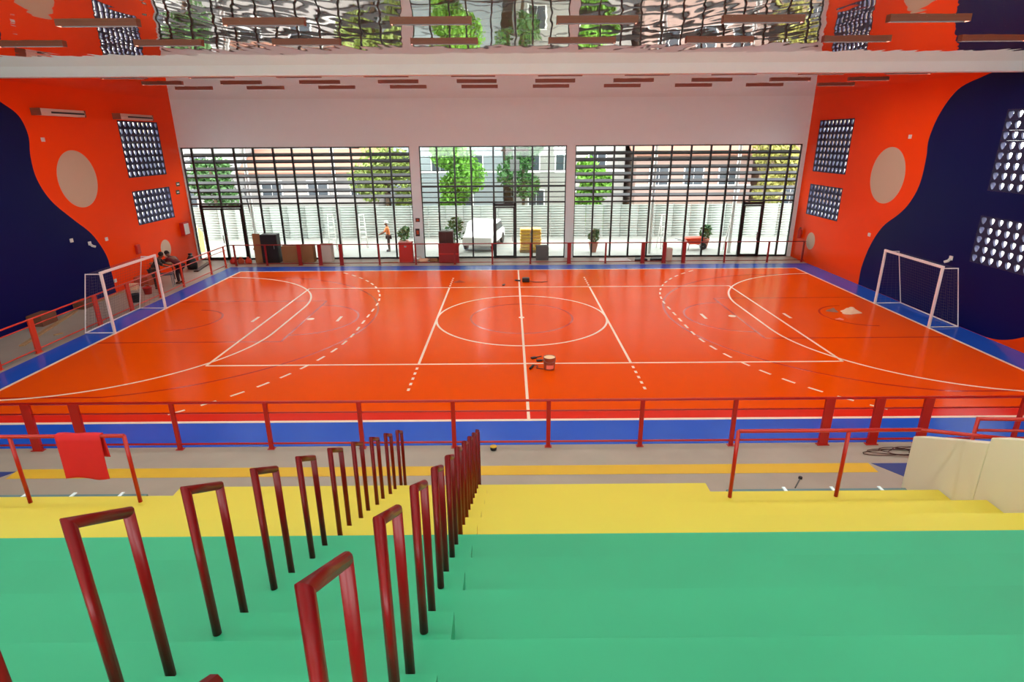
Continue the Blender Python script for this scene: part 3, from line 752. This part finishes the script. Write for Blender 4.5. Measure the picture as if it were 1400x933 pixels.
def person(label, loc, rz, shirt, trousers, bend=0, knees=0, arm=60, helmet=None):
    """a standing figure facing +y; bend leans the trunk forward, arm lifts the arms forward (degrees)"""
    t = thing('person', label, 'person', loc, rz)
    b, kf = math.radians(bend), math.radians(knees)
    V = Vector; hip = V((0, -.12*math.sin(b)-.0, .9-.1*knees/60))
    ax = V((0, math.sin(b), math.cos(b))); fw = V((0, math.cos(b), -math.sin(b)))
    J = {'hip': (hip, (.15, .11))}; E = []
    def add(n, p, r, par): J[n] = (V(p), r); E.append((par, n))
    add('waist', hip+ax*.16, (.135, .1), 'hip'); add('chest', hip+ax*.38, (.17, .115), 'waist'); add('neck0', hip+ax*.52, (.07, .065), 'chest')
    hd = (ax*.8+V((0, .15, .45))).normalized()
    nk = hip+ax*.57; add('neck', nk, .052, 'neck0'); add('jaw', nk+hd*.08+fw*.02, (.07, .08), 'neck'); add('brow', nk+hd*.17+fw*.015, (.075, .092), 'jaw'); add('crown', nk+hd*.235, (.05, .06), 'brow')
    add('nose', nk+hd*.115+fw*.115, .012, 'jaw')
    a = math.radians(arm)
    for s, n in ((-1, 'l'), (1, 'r')):
        sh = hip+ax*.46+V((s*.2, 0, 0)); add(n+'sh', sh, .058, 'chest')
        ad = V((s*.12, math.sin(a), -math.cos(a))).normalized(); el = sh+ad*.29; add(n+'el', el, .043, n+'sh')
        fd = V((-s*.1, math.sin(a+.5), -math.cos(a+.5))).normalized(); wr = el+fd*.25; add(n+'wr', wr, .029, n+'el')
        pm = wr+fd*.07; add(n+'pm', pm, (.038, .02), n+'wr')
        side = V((1, 0, 0)); cur = (fd+V((0, 0, -.5))).normalized()
        for i, (o_, L) in enumerate(((-.03, .07), (-.01, .085), (.01, .08), (.03, .062))):
            add('%sf%d' % (n, i), pm+side*o_+fd*L*.5, .009, n+'pm'); add('%sg%d' % (n, i), pm+side*o_+fd*L*.5+cur*L*.5, .008, '%sf%d' % (n, i))
        add(n+'th', wr+fd*.03-side*s*.05, .011, n+'wr'); add(n+'tt', wr+fd*.075-side*s*.062, .009, n+'th')
        th = hip+V((s*.09, 0, -.06)); add(n+'th0', th, .088, 'hip')
        kn = V((s*.11, hip.y+.42*math.sin(kf)*.6+.02, .47)); add(n+'kn', kn, .06, n+'th0')
        an = V((s*.12, -.02, .09)); add(n+'an', an, .042, n+'kn'); add(n+'heel', V((s*.12, -.05, .045)), .04, n+'an'); add(n+'toe', V((s*.135, .17, .035)), (.042, .033), n+'an')
    skin_mesh(J, E, skin, 'body', t)
    G = lambda ks, g: {k: (J[k][0], tuple(x+g for x in (J[k][1] if isinstance(J[k][1], tuple) else (J[k][1],)*2))) for k in ks}
    ed = lambda ks: [e for e in E if e[0] in ks and e[1] in ks]
    ks = ['chest', 'waist', 'hip', 'neck0', 'lsh', 'rsh', 'lel', 'rel']; skin_mesh(G(ks, .018), ed(ks), shirt, 'shirt', t)
    ks = ['hip', 'lth0', 'rth0', 'lkn', 'rkn', 'lan', 'ran']; skin_mesh(G(ks, .016), ed(ks), trousers, 'trousers', t)
    for n in 'lr':
        ks = [n+'an', n+'heel', n+'toe']; skin_mesh(G(ks, .012), ed(ks), black_mat, 'shoe', t)
    c = nk+hd*.19-fw*.012
    rot = hd.to_track_quat('Z', 'Y').to_matrix()
    mb = MB(); mb.lathe([(.105, -.035), (.112, .0), (.10, .06), (.06, .10), (0, .115)] if helmet else [(.088, -.07), (.098, -.01), (.092, .045), (.055, .085), (0, .095)], 14)
    if helmet: mb.lathe([(.10, -.035), (.14, -.04), (.14, -.03), (.11, -.025)], 14)
    mb.v = [tuple(c+rot @ V(v)) for v in mb.v]; mb.build('helmet' if helmet else 'hair', helmet or hair_m, t, True)
    eyes = MB()
    for s in (-1, 1):
        e = nk+hd*.15+fw*.1+V((s*.032, 0, 0)); eyes.lathe([(0, -.011), (.011, 0), (0, .011)], 8, 0, 0)
        eyes.v[-24:] = [tuple(e+V(v)) for v in eyes.v[-24:]]
    eyes.build('eyes', hair_m, t)
    return t
shirt_maroon = mat('shirt_maroon', (90, 20, 26), .8, var=.08); jeans = mat('jeans_dark', (40, 22, 28), .85, var=.1)
shirt_dark = mat('shirt_dark', (34, 26, 26), .8, var=.08); vest = mat('vest_orange', (240, 130, 70), .7, var=.06); trousers_grey = mat('trousers_grey', (60, 40, 36), .85, var=.1)
pa = px(251, 388, 2, 0); pb = px(226, 396, 2, 0)
person('person in maroon shirt bending forward beside the orange wall walkway railing', (pa.x-.1, pa.y, .002), math.radians(75), shirt_maroon, jeans, bend=52, knees=20, arm=50)
person('person in dark shirt leaning over behind the goal post on the walkway', (pb.x-.35, pb.y+.1, .002), math.radians(-75), shirt_dark, trousers_grey, bend=38, knees=12, arm=45)
pc = px(533, 351, 1, 13.3)
person('worker in orange vest and white helmet outside the glazing', (pc.x, 13.3, -.018), math.radians(100), vest, trousers_grey, bend=6, arm=35, helmet=white_metal)
# work bench between the two workers
pm_ = (pa+pb)/2
t = thing('work_bench', 'low grey work bench between the two bending people', 'bench', (pm_.x-.35, pm_.y+.05, .002), .3)
BX(-.32, .32, -.22, .22, .52, .57).build('bench_top', mat('bench_grey', (84, 84, 96), .6, var=.06), t)
for sx in (-1, 1):
    for sy in (-1, 1): BX(sx*.27-.02, sx*.27+.02, sy*.17-.02, sy*.17+.02, 0, .52).build('leg', steel, t)
p = px(272, 368, 2, 0)
t = thing('black_bag', 'black bag standing on the walkway beside the double door', 'bag', (p.x-.3, p.y, .002))
MB().lathe([(.0, 0), (.22, .01), (.25, .25), (.2, .5), (.08, .68), (.1, .78)], 12).build('bag_body', black_mat, t, True); MB().lathe([(.085, .66), (.095, .68), (.085, .70)], 10).build('tie', steel, t, True)
plank_at('brown plank lying on the walkway behind the maroon shirted person', (268, 372), (286, 360), .2, .06, dark_wood)

# ------------------------------------------------------------------ floor by the grandstand
p = px(675, 610, 2, 0)
t = thing('paint_can', 'small yellow-lidded can at the foot of the court railing', 'can', (p.x, -9.32, .002))
MB().lathe([(.06, 0), (.065, .01), (.065, .07), (0, .07)], 14).build('can_body', black_mat, t, True); MB().lathe([(.068, .07), (.068, .085), (0, .09)], 14).build('lid', floor_yellow, t, True)
cb = MB(); pts = []
c0 = px(1212, 620, 2, 0)
for i in range(90):
    a = i*.31; r = .36+.1*math.sin(i*.7)
    pts.append((c0.x+r*1.25*math.cos(a)+.006*i, c0.y+.38*r*math.sin(a), .012+.0006*i))
pts += [(c0.x+1.0, c0.y+.05, .02), (c0.x+1.7, c0.y+.02, .012)]
tag(cb.tube(pts, .008, n=5).build('cable', dark_wood, smooth=True), 'loose coil of dark cable on the concrete by the blue patch', 'cable')
q = px(1087, 668, 2, 0); q2 = px(1094, 655, 2, 0)
t = thing('broom_stick', 'thin dark stick lying on the concrete before the yellow tier', 'stick', (q.x, q.y, .012), math.atan2((q2-q).y, (q2-q).x))
MB().tube([(0, 0, 0), ((q2-q).length, 0, 0)], .012, n=6).build('shaft', grey_stone, t, True); MB().lathe([(0, -.01), (.035, -.01), (.035, .03), (0, .03)], 8, (q2-q).length).build('knob', black_mat, t)

# ------------------------------------------------------------------ outside: canopy, fence, plants, houses, trees
cn = thing('canopy', 'white canopy on slim white posts outside the glazed bays', 'canopy', (-1, 12.6, -.02))
BX(-16.5, 16, -1.25, -.2, 6.05, 6.2).build('canopy_slab', white_metal, cn)
for xp in (335, 455, 896, 1010):
    x = px(xp, 225, 1, 12.2).x+1; MB().tube([(x, -.4, 0), (x, -.4, 6.05)], .09, n=12).build('post', white_metal, cn, True)
for i, (a, b, M_, lab) in enumerate((((333, 257), (358, 345), frame_black, 'dark prop pole leaning outside beside a white canopy post'), ((1012, 252), (988, 345), white_metal, 'white prop pole leaning outside the bay by the navy wall'))):
    p, q = px(*a, 1, 12.75), px(*b, 1, 12.75)
    d_ = (q-p)*((p.z+.01)/(p.z-q.z)); q = p+d_
    t = thing('prop_pole', lab, 'pole', (q.x, q.y, -.018))
    MB().tube([(0, 0, .03), tuple(p-q+Vector((0, 0, 0)))], .05, n=8).build('shaft', M_, t, True); MB().lathe([(0, 0), (.12, 0), (.12, .03), (0, .04)], 10).build('foot', M_, t)
fn = thing('sheet_fence', 'pale corrugated sheet fence across the street side', 'fence', (0, 18, -.02))
sheet = MB(); NW = 13
for j in range(NW*4+1):
    z = .03+2.02*j/(NW*4); y = .03*math.sin(j*math.pi/2)
    sheet.v += [(0, y, z), (1.1, y, z), (0, y+.008, z), (1.1, y+.008, z)]
for j in range(NW*4):
    b = 4*j; sheet.f += [(b, b+1, b+5, b+4), (b+2, b+6, b+7, b+3), (b, b+4, b+6, b+2), (b+1, b+3, b+7, b+5)]
sheet = sheet.mesh('sheet', fence_white, True)
for i in range(-27, 24):
    link('sheet', sheet, fn, (1.12*i, .01*(i % 2), 0))
    if i % 3 == 0: BX(-.04, .04, .06, .14, 0, 2.1).build('post', steel, fn, loc=(1.12*i, 0, 0))
def ladder(label, xp, y, h, lean=.28):
    x = px(xp, 330, 1, y).x; t = thing('step_ladder', label, 'ladder', (x, y, -.018), .4)
    for s in (-1, 1):
        fr_ = MB()
        for e in (-1, 1): fr_.tube([(e*.22, s*lean*h*.5, 0), (e*.14, 0, h)], .022, n=6)
        for k in range(1, 6): z = h*k/6.2; fr_.tube([(-.22+.08*z/h, s*lean*h*.5*(1-z/h), z), (.22-.08*z/h, s*lean*h*.5*(1-z/h), z)], .016, n=6)
        fr_.build('ladder_side', white_metal, t, True)
    BX(-.16, .16, -.1, .1, h, h+.03).build('top_step', white_metal, t)
ladder('white step ladder outside beside the middle post', 455, 14.0, 2.0); ladder('thin white step ladder outside near the worker', 497, 14.6, 1.9, .2); ladder('white step ladder outside the bay beside the navy wall', 905, 13.8, 1.9, .22)
def leaves(name, parent, blobs, n, size, M, seed):
    rnd = random.Random(seed); mb = MB()
    for i in range(n):
        c, r = blobs[rnd.randrange(len(blobs))]
        d = Vector((rnd.gauss(0, 1), rnd.gauss(0, 1), rnd.gauss(0, 1))).normalized()*r*(rnd.random()**.35)
        p = Vector(c)+d; a = Vector((rnd.gauss(0, 1), rnd.gauss(0, 1), rnd.gauss(0, 1))).normalized(); b = a.cross(Vector((rnd.gauss(0, 1), rnd.gauss(0, 1), .3))).normalized()
        s = size*(.6+.8*rnd.random()); k = len(mb.v)
        mb.v += [tuple(p-a*s), tuple(p+b*s*.45), tuple(p+a*s), tuple(p-b*s*.45)]; mb.f.append((k, k+1, k+2, k+3))
    me = bpy.data.meshes.new(name); me.from_pydata(mb.v, [], mb.f); me.materials.append(M)
    o = link(name, me, parent); o['kind'] = 'stuff'; return o
def tree(label, x, y, h, r, M, seed, n=3600, low=.35):
    t = thing('tree', label, 'tree', (x, y, -.018)); rnd = random.Random(seed)
    MB().tube([(0, 0, 0), (.05, .02, h*.3), (-.03, .05, h*.55), (.04, 0, h*.8)], .13, n=8).build('trunk', bark, t, True)
    bl = [((rnd.uniform(-.6, .6)*r, rnd.uniform(-.5, .5)*r, h*rnd.uniform(low+.1, .9)), r*rnd.uniform(.4, .62)) for _ in range(9)]
    for c, rr in bl[:4]: MB().tube([(0, 0, h*.4), tuple(Vector(c)*.6+Vector((0, 0, h*.15))), c], .05, n=5).build('branch', bark, t, True)
    leaves('foliage', t, bl, n, .16, M, seed)
tree('bright green tree beyond the fence at the edge of the middle bay', -3.6, 20.5, 6.6, 2.0, leaf_a, 1, 6000, .2)
tree('yellow-green tree beyond the fence beside the pale brown-roofed house', -9.0, 22.0, 6.4, 2.3, mat('leaf_olive', (112, 128, 54), .6, var=.25, scale=1.5), 2, 5000, .15)
tree('green tree beyond the fence before the white flat-roofed house', 5.2, 20.6, 4.6, 1.6, leaf_a, 3, 4500, .1)
tree('yellow-green tree beyond the fence beside the brown house', 18.6, 23.0, 6.4, 1.9, mat('leaf_yellow', (134, 132, 60), .6, var=.25, scale=1.5), 4, 4500, .1)
tree('dark leafy tree beyond the fence behind the utility pole', .6, 24.5, 6.8, 1.7, leaf_b, 5, 3500, .3)
tree('dark leafy tree beyond the fence before the grey house', -21.5, 23.0, 5.2, 1.6, leaf_b, 6, 3000, .2)
pale_roof = mat('roof_brown', (128, 88, 70), .8, var=.12, scale=4); roof_grey = mat('roof_grey', (150, 146, 142), .7, var=.1, scale=4)
win_dark = mat('house_window', (60, 66, 72), .2, var=.1)
def house(label, x0, x1, y, h, wallM, roofM, kind, wins, d=7):
    w = x1-x0; t = thing('house', label, 'house', ((x0+x1)/2, y, -.018)); a = w/2
    BX(-a, a, 0, d, 0, h).build('walls', wallM, t)
    if kind == 'gable':
        MB().prism([(-.5, h-.1), (d/2, h+1.5), (d+.5, h-.1), (d+.5, h+.06), (d/2, h+1.68), (-.5, h+.06)], lambda u, v, q: (q, u, v), -a-.4, a+.4).build('roof', roofM, t)
    else: BX(-a-.3, a+.3, -.5, d+.3, h, h+.22).build('roof', roofM, t); 
    for (u, z, ww, hh) in wins:
        o = BX(u*a-ww/2-.07, u*a+ww/2+.07, -.06, 0, z-.07, z+hh+.07).build('window', white_metal, t)
        for k in range(2): BX(u*a-ww/2+k*ww/2+.02, u*a-ww/2+(k+1)*ww/2-.02, -.075, -.06, z, z+hh).build('pane', win_dark, o)
    BX(-a, a, -.08, 0, h*.52, h*.52+.12).build('string_course', white_metal, t)
hw = lambda n, c: mat(n, tuple(int(q*.72) for q in c), .8, var=.10, scale=.8)
W6 = [(-.7, 3.6, 1.3, 1.3), (-.1, 3.6, 1.3, 1.3), (.5, 3.6, 1.3, 1.3), (-.6, 1.0, 1.2, 1.2), (.3, 1.0, 1.4, 1.2)]
house('grey plastered house beyond the fence by the walkway side', -34, -21, 27, 6.4, hw('h_grey', (196, 194, 190)), roof_grey, 'flat', W6)
house('white house with brown gable roof beyond the fence', -20.5, -10.5, 26, 3.7, hw('h_white', (196, 190, 184)), pale_roof, 'gable', [(-.6, 1.9, 1.5, 1.2), (.1, 1.9, 1.5, 1.2), (.7, 1.9, 1.0, 1.2)])
house('pale blue house beyond the fence in line with the middle bay', -9.9, -.9, 28, 6.8, hw('h_blue', (176, 186, 190)), roof_grey, 'flat', W6)
house('white flat-roofed house beyond the fence', 0, 8.6, 27.5, 6.9, hw('h_white2', (196, 192, 184)), roof_grey, 'flat', W6)
house('pink house with brown gable roof beyond the fence', 9.2, 18, 26, 4.9, hw('h_pink', (204, 170, 156)), pale_roof, 'gable', [(-.6, 2.6, 1.4, 1.3), (0, 2.6, 1.4, 1.3), (.6, 2.6, 1.4, 1.3)])
house('brown plastered house beyond the fence by the navy wall side', 19, 32, 27, 6.5, hw('h_brown', (170, 140, 116)), roof_grey, 'flat', W6)
tall = [(-46, -30, 15.2), (-29, -15, 15.5), (-14, -4, 15.4), (-3, 9, 15.0), (10, 21, 15.6), (22, 40, 15.3)]  # unseen row, added to keep bright sky out of the floor reflection
tc_ = [('h_tan', (198, 178, 152), 'tan'), ('h_pale', (206, 204, 198), 'pale grey'), ('h_ochre', (204, 172, 120), 'ochre'), ('h_rose', (204, 166, 150), 'rose'), ('h_stone', (186, 180, 170), 'stone grey'), ('h_sand', (210, 190, 160), 'sand')]
for (x0, x1, hh), (mn, mc, cn_) in zip(tall, tc_):
    house('tall %s block added behind the houses to hide bright sky' % cn_, x0, x1, 35.8, hh, hw(mn, mc), roof_grey, 'flat', [(-.8+.4*i, 1.0+2.6*j, 1.6, 1.4) for i in range(5) for j in range(int(hh//2.7))], 8)
p = thing('utility_pole', 'dark utility pole with crossarm beyond the fence', 'pole', (-.05, 19.2, -.018))
MB().tube([(0, 0, 0), (0, 0, 7.6)], .11, n=8).build('pole', grey_stone, p, True); BX(-.9, .9, -.06, .06, 5.3, 5.42).build('crossarm', dark_wood, p); BX(-.3, .3, -.3, .1, 4.1, 4.8).build('transformer', grey_stone, p)
def car(label, x, y, M, rz=0):
    t = thing('parked_car', label, 'car', (x, y, -.018), rz)
    o = MB().prism([(-2.1, .35), (-2.1, .85), (-1.3, .98), (-.75, 1.5), (.8, 1.52), (1.5, 1.0), (2.05, .85), (2.12, .35)], lambda u, v, w: (u, w, v), -.85, .85).build('body', M, t); bevel(o, .08, 3)
    MB().prism([(-1.15, 1.0), (-.72, 1.42), (.75, 1.44), (1.3, 1.02)], lambda u, v, w: (u, w, v), -.862, .862).build('side_glass', win_dark, t)
    for sx in (-1.35, 1.35):
        for sy in (-1, 1): MB().prism([(sx+.32*math.cos(i*math.pi/8), .33+.32*math.sin(i*math.pi/8)) for i in range(16)], lambda u, v, w: (u, w, v), sy*.7, sy*.88).build('wheel', black_mat, t)
car('white van-like car parked outside between the middle bay posts', -1.9, 14.9, white_metal, math.radians(80))
car('dark grey car parked in the street beyond the fence', 9.6, 20.3, grey_stone); car('silver car parked in the street beyond the fence', -15.0, 20.6, steel)
# yellow sacks on a pallet
c0 = px(725, 345, 1, 13.0)
pl_ = thing('pallet', 'wooden pallet under the yellow sacks outside the middle bay', 'pallet', (c0.x, 13.0, -.018))
for k in range(5): BX(-.6+.26*k, -.42+.26*k, -.4, .4, .1, .12).build('board', plank, pl_)
for k in range(3): BX(-.6, .62, -.38+.35*k, -.30+.35*k, 0, .1).build('bearer', plank, pl_)
sack_y = mat('sack_yellow', (238, 196, 116), .7, var=.1, scale=5); bag_me = BX(-.29, .29, -.36, .36, 0, .17).mesh('sack_body', sack_y); end_me = BX(-.26, .26, -.4, -.34, .05, .12).mesh('sack_seam', floor_yellow)
for r in range(7):
    for k in range(2):
        t = thing('cement_sack', 'yellow sack on the pallet, %s layer, %s the cupboard side' % (ORD[r], 'on' if k == 0 else 'away from'), 'sack', (c0.x-.29+.6*k, 13.0, .103+.172*r), .02*((r*7+k*3) % 5-2), 'yellow sacks on the pallet')
        bevel(link('sack_body', bag_me, t), .06, 3); link('sack_seam', end_me, t)
def potted(label, xp, y, h, seed):
    x = px(xp, 340, 1, y).x; t = thing('potted_plant', label, 'plant', (x, y, -.018))
    MB().lathe([(.0, 0), (.16, 0), (.26, .5), (.29, .5), (.29, .56), (.24, .56), (.22, .5), (0, .5)], 16).build('pot', terracotta, t, True)
    MB().tube([(0, 0, .5), (.03, 0, .5+h*.5)], .025, n=6).build('stem', bark, t, True)
    leaves('foliage', t, [((0, 0, .5+h*.5), h*.42), ((.1, .05, .5+h*.8), h*.3)], 260, .11, leaf_b, seed)
potted('potted shrub in terracotta outside the bay beside the pillar', 811, 12.7, .7, 21); potted('potted shrub outside between the worker and the pillar', 553, 13.6, .8, 22); potted('potted shrub outside beside the orange wheelbarrow', 962, 13.6, .8, 23); potted('potted shrub outside before the middle bay door posts', 622, 12.6, 1.4, 24)
x = px(946, 340, 1, 13.2).x
t = thing('wheelbarrow', 'orange wheelbarrow outside the bay beside the navy wall', 'wheelbarrow', (x, 13.2, -.018))
MB().prism([(-.5, .68), (.55, .72), (.35, .36), (-.25, .36)], lambda u, v, w: (u, w, v), -.3, .3).build('tray', orange_rail, t)
MB().prism([(.62+.19*math.cos(i*math.pi/8), .19+.19*math.sin(i*math.pi/8)) for i in range(16)], lambda u, v, w: (u, w, v), -.05, .05).build('wheel', black_mat, t)
for sy in (-.26, .26): MB().tube([(.62, sy*.25, .19), (.2, sy, .35), (-.95, sy, .62)], .02, n=6).build('handle', steel, t, True); MB().tube([(-.25, sy, .42), (-.3, sy, 0)], .02, n=6).build('leg', steel, t, True)
a = px(262, 340, 1, 13.4).x
t = thing('sheet_stack', 'pale yellow sheets leaning outside the double door', 'sheets', (a, 13.4, -.018))
for k in range(4): MB().prism([(-.5+.08*k, 0), (.5+.05*k, 0), (.45+.05*k, 1.5-.12*k), (-.42+.1*k, 1.55-.1*k)], lambda u, v, w: (u, w+v*.14, v), .07*k, .07*k+.02).build('sheet', mat('sheet_yellow', (236, 228, 170), .7, var=.05), t)

# ------------------------------------------------------------------ clutter behind the walkway goal
def tub(label, pxy, r, h, M):
    p = px(*pxy, 2, 0); t = thing('mixing_tub', label, 'tub', (p.x, p.y, .002))
    MB().lathe([(0, 0), (r*.8, 0), (r, h), (r*1.08, h), (r*1.08, h+.02), (r*.95, h+.02), (r*.76, .03), (0, .03)], 16).build('tub_body', M, t, True)
    MB().tube([(r*1.02*math.cos(a), r*.2*math.sin(a), h+.12*math.sin(a)) for a in [math.pi*i/8 for i in range(9)]], .008, n=5).build('bail_handle', steel, t, True)
tub('dark tub on the walkway behind the goal', (186, 413), .2, .3, black_mat)
tub('red tub on the walkway before the reddish crate', (203, 402), .17, .26, box_red)
def wcrate(label, pxy, w, d, h, rz, M):
    p = px(*pxy, 2, 0); t = thing('crate', label, 'crate', (p.x, p.y, .002), rz)
    BX(-w/2, w/2, -d/2, d/2, 0, h).build('body', M, t)
    for k in range(3): BX(-w/2-.012, w/2+.012, -d/2-.012, -d/2, h*(.05+.33*k), h*(.28+.33*k)).build('slat', M, t)
wcrate('reddish crate on the walkway below the small alarm box', (199, 390), .6, .5, .4, 0, brick_red)
wcrate('small pale crate on the walkway beside the reddish crate', (183, 396), .35, .3, .25, .1, rag_m)
p = px(262, 372, 2, 0)
t = thing('trestle_table', 'trestle table with pale top on the walkway behind the maroon shirted person', 'table', (-16.3, 6.75, .002), 0)
BX(-.55, .55, -.3, .3, .72, .76).build('table_top', plank, t)
for sx in (-1, 1):
    for sy in (-1, 1): MB().tube([(sx*.48, sy*.26, 0), (sx*.42, sy*.2, .72)], .022, n=6).build('leg', dark_wood, t, True)
for i, (dx, M_, lab) in enumerate(((-.3, cardboard, 'brown'), (.15, black_mat, 'black'))):
    b_ = thing('tool_box', 'small %s tool box on the trestle table' % lab, 'tool box', (-16.3+dx, 6.75, .763))
    bevel(BX(-.15, .15, -.1, .1, 0, .14).build('box_body', M_, b_), .01); MB().tube([(-.08, 0, .14), (-.08, 0, .2), (.08, 0, .2), (.08, 0, .14)], .01, n=6).build('handle', steel, b_, True)
